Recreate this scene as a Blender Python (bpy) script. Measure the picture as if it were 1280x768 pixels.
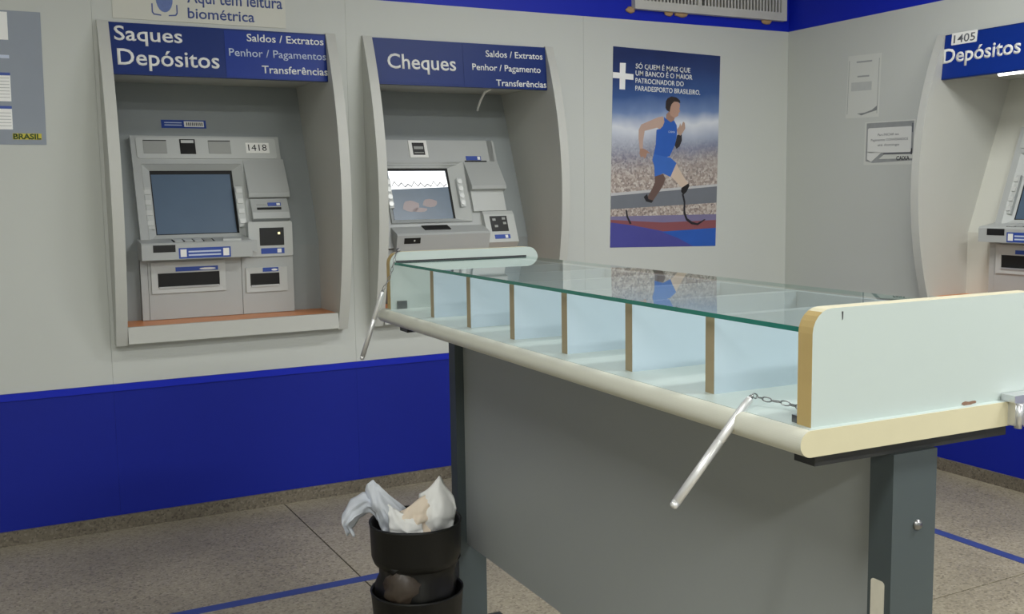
import bpy, bmesh, math, random
from mathutils import Vector, Matrix, noise
random.seed(7)
for o in list(bpy.data.objects): bpy.data.objects.remove(o)
S = bpy.context.scene
COL = S.collection

def lin(c):
    return tuple((v/255/12.92 if v/255 <= .04045 else ((v/255+.055)/1.055)**2.4) for v in c)

# ------------------------------------------------------------------ camera
YAW, PITCH, ROLL = .48433, -.1108, -.01518
fw = Vector((math.sin(YAW)*math.cos(PITCH), math.cos(YAW)*math.cos(PITCH), math.sin(PITCH)))
r0 = Vector((math.cos(YAW), -math.sin(YAW), 0)); u0 = r0.cross(fw)
rt = math.cos(ROLL)*r0 + math.sin(ROLL)*u0; up = -math.sin(ROLL)*r0 + math.cos(ROLL)*u0
cd = bpy.data.cameras.new('camera'); cam = bpy.data.objects.new('camera', cd); COL.objects.link(cam)
cam.matrix_world = Matrix(((rt.x, up.x, -fw.x, -4.19852), (rt.y, up.y, -fw.y, -4.55373), (rt.z, up.z, -fw.z, 1.4), (0, 0, 0, 1)))
cd.sensor_width = 36; cd.sensor_fit = 'HORIZONTAL'; cd.lens = 1286.463/1280*36; cd.clip_start = .02
S.camera = cam

# ------------------------------------------------------------------ world, exposure
w = bpy.data.worlds.new('world'); S.world = w; w.use_nodes = True
w.node_tree.nodes['Background'].inputs[0].default_value = (.75, .82, .9, 1)
w.node_tree.nodes['Background'].inputs[1].default_value = .25
S.view_settings.view_transform = 'Standard'; S.view_settings.look = 'None'
S.view_settings.exposure = .16; S.view_settings.gamma = 1; S.view_settings.use_curve_mapping = False

# ceiling luminaires of the room (positions used again by their housings below)
LAMPS = [(-4.5, -1.9), (-1.5, -1.9), (-4.5, -4.2), (-1.5, -4.2), (-4.5, -6.3), (-1.5, -6.3)]
LAMP_W = [6, 26, 30, 60, 54, 58]
CEIL = 2.95
for (lx, ly), pw in zip(LAMPS, LAMP_W):
    ld = bpy.data.lights.new('tube_light', 'AREA'); ld.shape = 'RECTANGLE'; ld.size = 1.2; ld.size_y = .28
    ld.energy = pw; ld.color = (.985, 1, .985)
    lo = bpy.data.objects.new('tube_light', ld); COL.objects.link(lo); lo.location = (lx, ly, CEIL-.085)

# ------------------------------------------------------------------ materials
MATS = {}
def mat(name, c, rough=.5, metal=0, var=.04, scale=6, bump=0, bscale=200, emit=0, spec=.5, coat=0):
    """procedural principled material; c in sRGB 0-255, var = slow tonal variation"""
    if name in MATS: return MATS[name]
    m = bpy.data.materials.new(name); m.use_nodes = True; nt = m.node_tree; b = nt.nodes['Principled BSDF']
    l = lin(c)
    tc = nt.nodes.new('ShaderNodeTexCoord'); nz = nt.nodes.new('ShaderNodeTexNoise')
    nz.inputs['Scale'].default_value = scale; nz.inputs['Detail'].default_value = 4
    nt.links.new(tc.outputs['Object'], nz.inputs['Vector'])
    mx = nt.nodes.new('ShaderNodeMix'); mx.data_type = 'RGBA'
    mx.inputs[6].default_value = tuple(v*(1-var) for v in l)+(1,)
    mx.inputs[7].default_value = tuple(min(1, v*(1+var)) for v in l)+(1,)
    nt.links.new(nz.outputs['Fac'], mx.inputs[0]); nt.links.new(mx.outputs[2], b.inputs['Base Color'])
    b.inputs['Roughness'].default_value = rough; b.inputs['Metallic'].default_value = metal
    b.inputs['Specular IOR Level'].default_value = spec; b.inputs['Coat Weight'].default_value = coat
    if bump:
        n2 = nt.nodes.new('ShaderNodeTexNoise'); n2.inputs['Scale'].default_value = bscale
        nt.links.new(tc.outputs['Object'], n2.inputs['Vector'])
        bp = nt.nodes.new('ShaderNodeBump'); bp.inputs['Strength'].default_value = bump; bp.inputs['Distance'].default_value = .002
        nt.links.new(n2.outputs['Fac'], bp.inputs['Height']); nt.links.new(bp.outputs[0], b.inputs['Normal'])
    if emit:
        nt.links.new(mx.outputs[2], b.inputs['Emission Color']); b.inputs['Emission Strength'].default_value = emit
    MATS[name] = m; return m

def granite(name, base, dark, light, rough=.35):
    m = bpy.data.materials.new(name); m.use_nodes = True; nt = m.node_tree; b = nt.nodes['Principled BSDF']
    tc = nt.nodes.new('ShaderNodeTexCoord')
    vo = nt.nodes.new('ShaderNodeTexVoronoi'); vo.inputs['Scale'].default_value = 130
    nt.links.new(tc.outputs['Object'], vo.inputs['Vector'])
    sep = nt.nodes.new('ShaderNodeSeparateColor'); nt.links.new(vo.outputs['Color'], sep.inputs[0])
    cr = nt.nodes.new('ShaderNodeValToRGB'); e = cr.color_ramp
    e.elements[0].position = 0; e.elements[0].color = lin(dark)+(1,)
    e.elements[1].position = 1; e.elements[1].color = lin(light)+(1,)
    k = e.elements.new(.3); k.color = lin(base)+(1,); k = e.elements.new(.7); k.color = lin(base)+(1,)
    nt.links.new(sep.outputs[0], cr.inputs[0])
    nz = nt.nodes.new('ShaderNodeTexNoise'); nz.inputs['Scale'].default_value = 1.6; nz.inputs['Detail'].default_value = 5
    nt.links.new(tc.outputs['Object'], nz.inputs['Vector'])
    mr = nt.nodes.new('ShaderNodeMapRange'); mr.inputs[1].default_value = .3; mr.inputs[2].default_value = .7
    mr.inputs[3].default_value = .7; mr.inputs[4].default_value = 1.1
    nt.links.new(nz.outputs['Fac'], mr.inputs[0])
    mx = nt.nodes.new('ShaderNodeVectorMath'); mx.operation = 'SCALE'
    nt.links.new(cr.outputs[0], mx.inputs[0]); nt.links.new(mr.outputs[0], mx.inputs['Scale'])
    nt.links.new(mx.outputs[0], b.inputs['Base Color']); b.inputs['Roughness'].default_value = rough
    MATS[name] = m; return m

M_wall = mat('grey_laminate', (196, 199, 194), .55, var=.02, scale=1.5, bump=.05)
M_blue = mat('blue_paint', (10, 30, 142), .5, var=.05, scale=2, bump=.05, spec=.3)
M_blue2 = mat('bright_blue_paint', (14, 36, 178), .5, var=.05, scale=2, spec=.3)
M_floor = granite('terrazzo', (156, 147, 126), (120, 111, 93), (174, 165, 144), .36)
M_skirt = granite('skirting_stone', (112, 104, 90), (84, 77, 66), (132, 124, 110), .45)
M_joint = mat('joint_dark', (70, 66, 60), .8)
M_ceil = mat('ceiling_white', (215, 215, 210), .8)
M_tape = mat('tape_blue', (52, 68, 132), .45, var=.15, scale=9)
M_alc = mat('alcove_grey', (192, 193, 187), .45, var=.02, scale=3)
M_alcback = mat('alcove_back_grey', (150, 156, 157), .5, var=.03, scale=3)
M_alcwhite = mat('alcove_white', (205, 205, 196), .5, var=.02)
M_orange = mat('copper_ledge', (214, 138, 84), .4, var=.06)
M_sign = mat('sign_blue', (12, 42, 110), .4, var=.08, scale=2, spec=.25)
M_sign2 = mat('sign_blue_bright', (14, 48, 136), .4, var=.06, scale=2, spec=.25)
M_signfade = mat('sign_blue_faded', (44, 78, 152), .35, var=.1, scale=3)
M_white = mat('white_print', (238, 238, 234), .5, var=.01)
M_pale = mat('pale_blue_print', (196, 206, 226), .5, var=.01)
M_mach = mat('machine_grey', (176, 179, 178), .4, var=.02, scale=5)
M_mach2 = mat('machine_grey_dark', (158, 160, 157), .4, var=.02, scale=5)
M_mach3 = mat('machine_grey_light', (190, 193, 191), .4, var=.02, scale=5)
M_black = mat('black_plastic', (16, 16, 17), .35)
M_hole = mat('slot_black', (10, 10, 10), .7)
M_key = mat('key_silver', (206, 208, 206), .3, .2)
M_label = mat('label_blue', (44, 74, 160), .4)
M_chrome = mat('chrome', (205, 206, 208), .28, .75, var=.05, scale=30)
M_pen = mat('pen_silver', (222, 222, 222), .32, .55, var=.03, scale=30)
M_steel = mat('steel', (140, 140, 140), .3, 1)
M_lamst = mat('counter_laminate', (178, 189, 185), .4, var=.015, scale=4)
M_lamblue = mat('divider_laminate', (180, 196, 206), .4, var=.02, scale=4)
M_edge = mat('edge_band_tan', (184, 160, 106), .5, var=.08, scale=25)
M_edge2 = mat('edge_band_dull', (158, 144, 114), .5, var=.08, scale=25)
M_edgeL = mat('edge_band_cream', (196, 189, 158), .45, var=.05, scale=20)
M_leg = mat('leg_grey', (68, 77, 79), .45, .1, var=.08, scale=8)
M_legdark = mat('leg_dark', (44, 46, 46), .5, .1, var=.08, scale=8)
M_modesty = mat('modesty_grey', (152, 156, 155), .5, var=.03, scale=3)
M_bin = mat('bin_black', (9, 9, 8), .5, var=.15, scale=12)
M_bag = mat('bag_brown_black', (72, 62, 54), .4, var=.3, scale=18)
M_paper = mat('paper_white', (246, 246, 244), .7, var=.03, scale=20)
M_paperb = mat('paper_bluish', (222, 227, 236), .7, var=.06, scale=20)
M_paperc = mat('paper_cream', (240, 224, 204), .7, var=.08, scale=20)
M_foam = mat('foam_tan', (178, 146, 110), .9, var=.15, scale=60)
M_grille = mat('grille_grey', (200, 199, 192), .5, var=.08, scale=12)
M_ink = mat('ink_grey', (96, 98, 104), .6)
M_inkd = mat('ink_dark', (48, 48, 52), .6)
M_tube = mat('tube_glow', (255, 255, 250), .4, var=0, emit=6)

# ------------------------------------------------------------------ helpers
ORG = {}
def link(o, parent=None):
    COL.objects.link(o)
    if parent:
        while parent.parent and parent.parent.parent: parent = parent.parent   # thing > part > sub-part, no further
        o.parent = parent
    return o
def tag(o, label=None, cat=None, group=None, kind=None):
    if label: o['label'] = label
    if cat: o['category'] = cat
    if group: o['group'] = group
    if kind: o['kind'] = kind
    return o
def thing(name, label, cat, org=(0, 0, 0), frame=None, group=None):
    """Empty at the thing's base: org is the base point in frame coordinates"""
    o = bpy.data.objects.new(name, None); o.empty_display_size = .1; COL.objects.link(o)
    fr = frame or Matrix.Identity(4)
    o.matrix_world = fr @ Matrix.Translation(Vector(org))
    ORG[o] = Vector(org)
    return tag(o, label, cat, group)
def org_of(p):
    while p is not None:
        if p in ORG: return ORG[p]
        p = p.parent
    return Vector((0, 0, 0))
def obj(name, bm, mats, parent=None, bevel=0, smooth=False, seg=2):
    if bevel:
        es = [e for e in bm.edges if len(e.link_faces) == 2 and e.calc_face_angle(0) > .5]
        bmesh.ops.bevel(bm, geom=es, offset=bevel, segments=seg, affect='EDGES', clamp_overlap=True)
    bmesh.ops.recalc_face_normals(bm, faces=bm.faces)
    if parent is not None: bmesh.ops.translate(bm, verts=bm.verts, vec=-org_of(parent))
    me = bpy.data.meshes.new(name); bm.to_mesh(me); bm.free()
    for m in (mats if isinstance(mats, (list, tuple)) else [mats]): me.materials.append(m)
    if smooth:
        for f in me.polygons: f.use_smooth = True
    return link(bpy.data.objects.new(name, me), parent)
def framed(o, frame, org=(0, 0, 0)):
    """a parentless mesh built in frame coordinates: move it to its place with its origin at org"""
    o.data.transform(Matrix.Translation(-Vector(org)))
    o.matrix_world = frame @ Matrix.Translation(Vector(org)); return o
I3 = lambda x, y, z: (x, y, z)
def box(bm, x0, x1, y0, y1, z0, z1, T=I3, mi=0):
    v = [bm.verts.new(T(x, y, z)) for x in (x0, x1) for y in (y0, y1) for z in (z0, z1)]
    for f in ((0, 1, 3, 2), (4, 6, 7, 5), (0, 4, 5, 1), (2, 3, 7, 6), (0, 2, 6, 4), (1, 5, 7, 3)):
        bm.faces.new([v[i] for i in f]).material_index = mi
    return bm
def B(*a, **k): return box(bmesh.new(), *a, **k)
def prism(bm, poly, a0, a1, T, mi_side=0, mi_cap=0):
    """poly of (p,q) extruded from a0 to a1; T(p,q,a) gives the point"""
    n = len(poly); A = [bm.verts.new(T(p, q, a0)) for p, q in poly]; C = [bm.verts.new(T(p, q, a1)) for p, q in poly]
    bm.faces.new(A).material_index = mi_cap; bm.faces.new(C[::-1]).material_index = mi_cap
    for i in range(n):
        bm.faces.new([A[i], A[(i+1) % n], C[(i+1) % n], C[i]]).material_index = mi_side
    return bm
def ring(bm, o, i, no, ni, nb, T):
    """picture-frame solid: outer rect o (x0,x1,s0,s1) at height no, inner rect i at height ni, back at nb"""
    P = lambda r, n: [bm.verts.new(T(x, s, n)) for x, s in ((r[0], r[2]), (r[1], r[2]), (r[1], r[3]), (r[0], r[3]))]
    L = [P(o, no), P(i, ni), P(i, nb), P(o, nb)]
    for k in range(4):
        a, b = L[k], L[(k+1) % 4]
        for j in range(4): bm.faces.new([a[j], a[(j+1) % 4], b[(j+1) % 4], b[j]])
    return bm
def tube(bm, pts, rad, n=10, cap=True):
    pts = [Vector(p) for p in pts]; rs = rad if isinstance(rad, (list, tuple)) else [rad]*len(pts); rings = []
    ref = Vector((.123, .456, .881))
    for k, p in enumerate(pts):
        d = (pts[min(k+1, len(pts)-1)]-pts[max(k-1, 0)]).normalized()
        a = d.cross(ref).normalized(); b = d.cross(a)
        rings.append([bm.verts.new(p+(a*math.cos(t)+b*math.sin(t))*rs[k]) for t in [2*math.pi*i/n for i in range(n)]])
    for A, C in zip(rings, rings[1:]):
        for i in range(n): bm.faces.new([A[i], A[(i+1) % n], C[(i+1) % n], C[i]])
    if cap: bm.faces.new(rings[0][::-1]); bm.faces.new(rings[-1])
    return bm
def lathe(bm, prof, c=(0, 0, 0), n=40, wob=None):
    rings = []
    for r, z in prof:
        rings.append([bm.verts.new((c[0]+(r+(wob(t, z) if wob else 0))*math.cos(t), c[1]+(r+(wob(t, z) if wob else 0))*math.sin(t), c[2]+z))
                      for t in [2*math.pi*i/n for i in range(n)]])
    for A, C in zip(rings, rings[1:]):
        for i in range(n): bm.faces.new([A[i], A[(i+1) % n], C[(i+1) % n], C[i]])
    return bm
def round_rect(x0, x1, z0, z1, r, n=6, corners=(1, 1, 1, 1)):
    out = []
    for (cx, cz, a0, on) in ((x1-r, z1-r, 0, corners[0]), (x0+r, z1-r, 90, corners[1]), (x0+r, z0+r, 180, corners[2]), (x1-r, z0+r, 270, corners[3])):
        if on: out += [(cx+r*math.cos(math.radians(a0+90*i/n)), cz+r*math.sin(math.radians(a0+90*i/n))) for i in range(n+1)]
        else: out.append({0: (x1, z1), 90: (x0, z1), 180: (x0, z0), 270: (x1, z0)}[a0])
    return out
def text(name, s, x0, x1, z0, zc, T, m, parent, bold=.0, depth=.0008, italic=False):
    """lettering as thin mesh: left x0, right x1, baseline z0, capital height reaches zc; T(x,z,n) maps to frame"""
    cu = bpy.data.curves.new(name, 'FONT'); cu.body = s; cu.size = 1; cu.offset = bold; cu.resolution_u = 3
    cu.shear = .15 if italic else 0
    cu.extrude = 0
    t = bpy.data.objects.new(name, cu); COL.objects.link(t)
    ref = bpy.data.curves.new('r', 'FONT'); ref.body = 'D'; ref.size = 1; ro = bpy.data.objects.new('r', ref); COL.objects.link(ro)
    dg = bpy.context.evaluated_depsgraph_get()
    me = bpy.data.meshes.new_from_object(t.evaluated_get(dg)); mr = bpy.data.meshes.new_from_object(ro.evaluated_get(dg))
    cap = max(v.co.y for v in mr.vertices)
    bpy.data.objects.remove(t); bpy.data.objects.remove(ro); bpy.data.meshes.remove(mr)
    xs = [v.co.x for v in me.vertices]; a, b = min(xs), max(xs)
    og = org_of(parent)
    sx = (x1-x0)/(b-a); sz = (zc-z0)/cap
    bm = bmesh.new(); bm.from_mesh(me); bpy.data.meshes.remove(me)
    bmesh.ops.remove_doubles(bm, verts=bm.verts, dist=1e-5)
    ex = bmesh.ops.extrude_face_region(bm, geom=bm.faces[:])
    for v in ex['geom']:
        if isinstance(v, bmesh.types.BMVert): v.co.z = 1
    for v in bm.verts: v.co = Vector(T(x0+(v.co.x-a)*sx, z0+v.co.y*sz, depth if v.co.z > .5 else 0))
    return obj(name, bm, m, parent)
def flat(name, poly, T, m, parent, n0=0, n1=.0008):
    """flat print or sticker: polygon (p,q) with a paper's thickness"""
    return obj(name, prism(bmesh.new(), poly, n0, n1, T), m, parent)
def rect(x0, x1, z0, z1): return [(x0, z0), (x1, z0), (x1, z1), (x0, z1)]

# ================================================================== THE SETTING
ZT, ZB, ZS = 2.284, .625, .06
X0, Y0 = -6.4, -7.6
# floor: backing in the joints + terrazzo slabs
fl = tag(obj('floor', B(X0, .6, Y0, .6, -.08, -.004), M_joint), kind='structure')
xs = [X0, -3.0, 0.0]; ys = [0, -2.23, -4.46, -6.69, Y0]
for a, b in zip(xs, xs[1:]):
    for c, d in zip(ys, ys[1:]):
        obj('floor_slab', B(a+.003, b-.003, d+.003, c-.003, -.004, 0), M_floor, fl)
# openings for the machines, in wall coordinates
AW, AZ0, AZ1 = 1.0, .795, 2.115
O1, O2, O3 = -3.685, -2.556, -1.035
OPEN_B = [(O1+.015, O1+AW-.015), (O2+.015, O2+AW-.015)]
def wall_with_panels(name, T, length, openings, seams):
    """T(l, d, z): l along the wall, d depth behind the face; grey panels, blue wainscot, blue frieze"""
    bm = bmesh.new(); edges = [0]
    cuts = sorted(set([0, length]+[e for o in openings for e in o]))
    for a, b in zip(cuts, cuts[1:]):
        hole = any(abs(a-o[0]) < 1e-6 for o in openings)
        if hole: box(bm, a, b, .018, .1, 0, AZ0, T); box(bm, a, b, .018, .1, AZ1, CEIL, T)
        else: box(bm, a, b, .018, .1, 0, CEIL, T)
    wl = tag(obj(name, bm, M_wall), kind='structure')
    ss = [0]+seams+[length]
    for a, b in zip(ss, ss[1:]):
        bm = bmesh.new(); cs = sorted(set([a, b]+[e for o in openings for e in o if a < e < b]))
        for c, d in zip(cs, cs[1:]):
            g0 = .0004 if c == a else 0; g1 = .0004 if d == b else 0
            hole = any(o[0]-1e-6 <= c and d <= o[1]+1e-6 for o in openings)
            if hole: box(bm, c+g0, d-g1, 0, .018, ZB, AZ0, T); box(bm, c+g0, d-g1, 0, .018, AZ1, ZT, T)
            else: box(bm, c+g0, d-g1, 0, .018, ZB, ZT, T)
        obj('wall_panel', bm, M_wall, wl)
    for a, b in zip(ss, ss[1:]):
        obj('wainscot_panel', B(a+.0003, b-.0003, 0, .018, ZS, ZB-.001, T), M_blue, wl)
    obj('wainscot_top_strip', B(0, length, -.006, 0, ZB-.03, ZB-.001, T), M_blue2, wl, bevel=.003)  # brighter blue strip, slightly proud, along the wainscot's top
    obj('frieze_panel', B(0, length, 0, .018, ZT, CEIL, T), M_blue2, wl)
    return wl
TB = lambda l, d, z: (X0+l, d, z)
wall_with_panels('wall_back', TB, -X0, [(a-X0, b-X0) for a, b in OPEN_B], [v-X0 for v in (-4.95, -3.70, -2.63, -1.37)])
TR = lambda l, d, z: (d, -l, z)
wall_with_panels('wall_right', TR, -Y0, [(-O3+.015, -O3+AW-.015)], [2.25, 3.5, 4.75, 6.0])
tag(obj('wall_left', B(X0-.1, X0, Y0, .1, 0, CEIL), M_wall), kind='structure')
tag(obj('wall_front', B(X0, .1, Y0-.1, Y0, 0, CEIL), M_wall), kind='structure')
tag(obj('ceiling', B(X0-.1, .1, Y0-.1, .1, CEIL, CEIL+.1), M_ceil), kind='structure')
tag(obj('baseboard_back', B(X0, 0, -.012, .018, 0, ZS), M_skirt, bevel=.003), kind='structure')
tag(obj('baseboard_right', B(-.012, .018, Y0, -.012, 0, ZS), M_skirt, bevel=.003), kind='structure')
for i, (lx, ly) in enumerate(LAMPS):
    t = thing('ceiling_lamp', 'white recessed tube luminaire on the ceiling above the room', 'lamp', (lx, ly, CEIL), group='ceiling luminaires')
    obj('housing', ring(bmesh.new(), (lx-.64, lx+.64, ly-.18, ly+.18), (lx-.61, lx+.61, ly-.15, ly+.15), CEIL-.08, CEIL-.08, CEIL, I3), M_white, t)
    for dy in (-.07, .07): obj('tube', tube(bmesh.new(), [(lx-.58, ly+dy, CEIL-.04), (lx+.58, ly+dy, CEIL-.04)], .014, 8), M_tube, t)

# floor marking tape
o = obj('floor_tape', B(X0+.05, -.787-.025, -1.095, -1.045, 0, .0012), M_tape)
framed(o, Matrix.Identity(4), (-3.5, -1.07, 0)); tag(o, 'blue marking tape across the floor, running in front of the back wall machines', 'tape')
o = obj('floor_tape', B(-.812, -.762, -6.5, -1.045, 0, .0012), M_tape)
framed(o, Matrix.Identity(4), (-.787, -3, 0)); tag(o, 'blue marking tape on the floor parallel to the right wall', 'tape')

# ================================================================== ALCOVES
def rim_y(z):
    # front edge of the cheeks: bows out of the wall, most at mid height
    pts = [(2.12, -.012), (1.45, -.165), (.79, -.055)]; y = 0
    for i, (zi, yi) in enumerate(pts):
        L = yi
        for j, (zj, _) in enumerate(pts):
            if j != i: L *= (z-zj)/(zi-zj)
        y += L
    return y
SA = math.atan2(.28, .76); SN, CS = math.sin(SA), math.cos(SA)
def SL(x, s, n): return (x, .17+s*SN-n*CS, 1.17+s*CS+n*SN)       # slope plane of the fascia
def VT(x, z, n): return (x, .15-n, z)                              # vertical lower plane

def alcove(frame, x0, label, backmat, header, plate_split=None):
    t = thing('machine_alcove', label, 'alcove', (x0+AW/2, 0, .79), frame, 'machine alcoves')
    th = .045
    zs = [.79+(2.12-.79)*i/24 for i in range(25)]
    prof = [(rim_y(z), z) for z in zs]+[(.6, 2.12), (.6, .79)]
    for a in (x0, x0+AW-th):
        obj('cheek', prism(bmesh.new(), prof, a, a+th, lambda p, q, a: (a, p, q)), M_alc, t, bevel=.004)
    xa, xb = x0+th, x0+AW-th
    bp = [(.195, .865), (.195, 1.17), (.478, 1.938), (.56, 1.938), (.56, .865)]
    obj('back_panel', prism(bmesh.new(), bp, xa, xb, lambda p, q, a: (a, p, q)), backmat, t)
    obj('soffit', B(xa, xb, .02, .56, 1.925, 1.945), M_alc, t)
    hb = obj('header', prism(bmesh.new(), [(-.01, 2.115), (-.03, 1.905), (.0, 1.905), (.02, 2.115)], xa, xb, lambda p, q, a: (a, p, q)), M_sign, t)
    obj('ledge', B(xa, xb, -.05, .195, .85, .865), M_orange, t)
    obj('ledge_lip', B(xa+.002, xb-.002, -.072, -.05, .797, .867), M_alc, t, bevel=.003)
    obj('apron', B(xa, xb, -.05, .1, .797, .85), M_alc, t)
    # face of the header: (x, z, n) just proud of the board
    def HT(x, z, n): return (x, -.03+(z-1.905)/.21*.02-.0012-n, z)
    header(t, hb, HT, xa, xb)
    return t

def hdr1(t, hb, HT, xa, xb):
    mid = -3.18
    flat('sign_film', rect(xa+.004, mid-.002, 1.912, 2.112), HT, M_sign, hb, -.0006, .0002)
    flat('sign_film', rect(mid+.002, xb-.004, 1.908, 2.108), HT, M_sign2, hb, -.0006, .0002)
    text('lettering', 'Saques', -3.621, -3.352, 2.043, 2.100, HT, M_white, hb, .012)
    text('lettering', 'Depósitos', -3.614, -3.205, 1.944, 2.008, HT, M_white, hb, .012)
    text('lettering', 'Saldos / Extratos', -3.082, -2.741, 2.066, 2.097, HT, M_white, hb, .012)
    text('lettering', 'Penhor / Pagamentos', -3.162, -2.733, 2.000, 2.032, HT, M_pale, hb, .006)
    text('lettering', 'Transferências', -3.025, -2.729, 1.932, 1.964, HT, M_white, hb, .012)
def hdr2(t, hb, HT, xa, xb):
    mid = -2.058
    flat('sign_film', rect(xa+.004, mid-.002, 1.912, 2.112), HT, M_sign, hb, -.0006, .0002)
    flat('sign_film', rect(mid+.002, xb-.004, 1.908, 2.108), HT, M_sign, hb, -.0006, .0002)
    text('lettering', 'Cheques', -2.442, -2.096, 1.979, 2.045, HT, M_white, hb, .012)
    text('lettering', 'Saldos / Extratos', -1.934, -1.619, 2.054, 2.084, HT, M_white, hb, .012)
    text('lettering', 'Penhor / Pagamento', -2.010, -1.634, 1.988, 2.018, HT, M_white, hb, .012)
    text('lettering', 'Transferências', -1.886, -1.606, 1.916, 1.946, HT, M_white, hb, .012)
    # loose white lamp cable under the header
    obj('lamp_cable', tube(bmesh.new(), [(-1.80, .2, 1.925), (-1.825, .22, 1.91), (-1.835, .25, 1.87), (-1.825, .3, 1.84), (-1.8, .36, 1.83)], .006, 8), M_white, t, smooth=True)
def hdr3(t, hb, HT, xa, xb):
    flat('sign_film', rect(xa+.004, xb-.004, 1.91, 2.11), HT, M_sign2, hb, -.0006, .0002)
    a = -O3+.04
    text('lettering', 'Depósitos', a+.005, a+.418, 1.982, 2.047, HT, M_white, hb, .02)
    flat('number_plate', round_rect(a+.045, a+.185, 2.062, 2.118, .004), HT, M_white, hb, 0, .0015)
    text('lettering', '1405', a+.058, a+.175, 2.071, 2.107, lambda x, z, n: HT(x, z, n+.0016), M_ink, hb, .006)
    obj('lamp_tube', tube(bmesh.new(), [(a+.26, .05, 1.912), (xb-.08, .05, 1.912)], .013, 10), M_tube, t)
    obj('lamp_holder', B(a+.24, xb-.06, .03, .07, 1.92, 1.926), M_white, t)
FB = Matrix.Identity(4); FR = Matrix.Rotation(-math.pi/2, 4, 'Z')     # frames of the back and right wall
alcove(FB, O1, 'bowed grey alcove with blue header reading Saques Depósitos', M_alcback, hdr1)
alcove(FB, O2, 'bowed grey alcove with blue header reading Cheques', M_alcback, hdr2)
alcove(FR, -O3, 'bowed grey alcove with blue header Depósitos in the right wall', M_alcwhite, hdr3)

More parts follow.
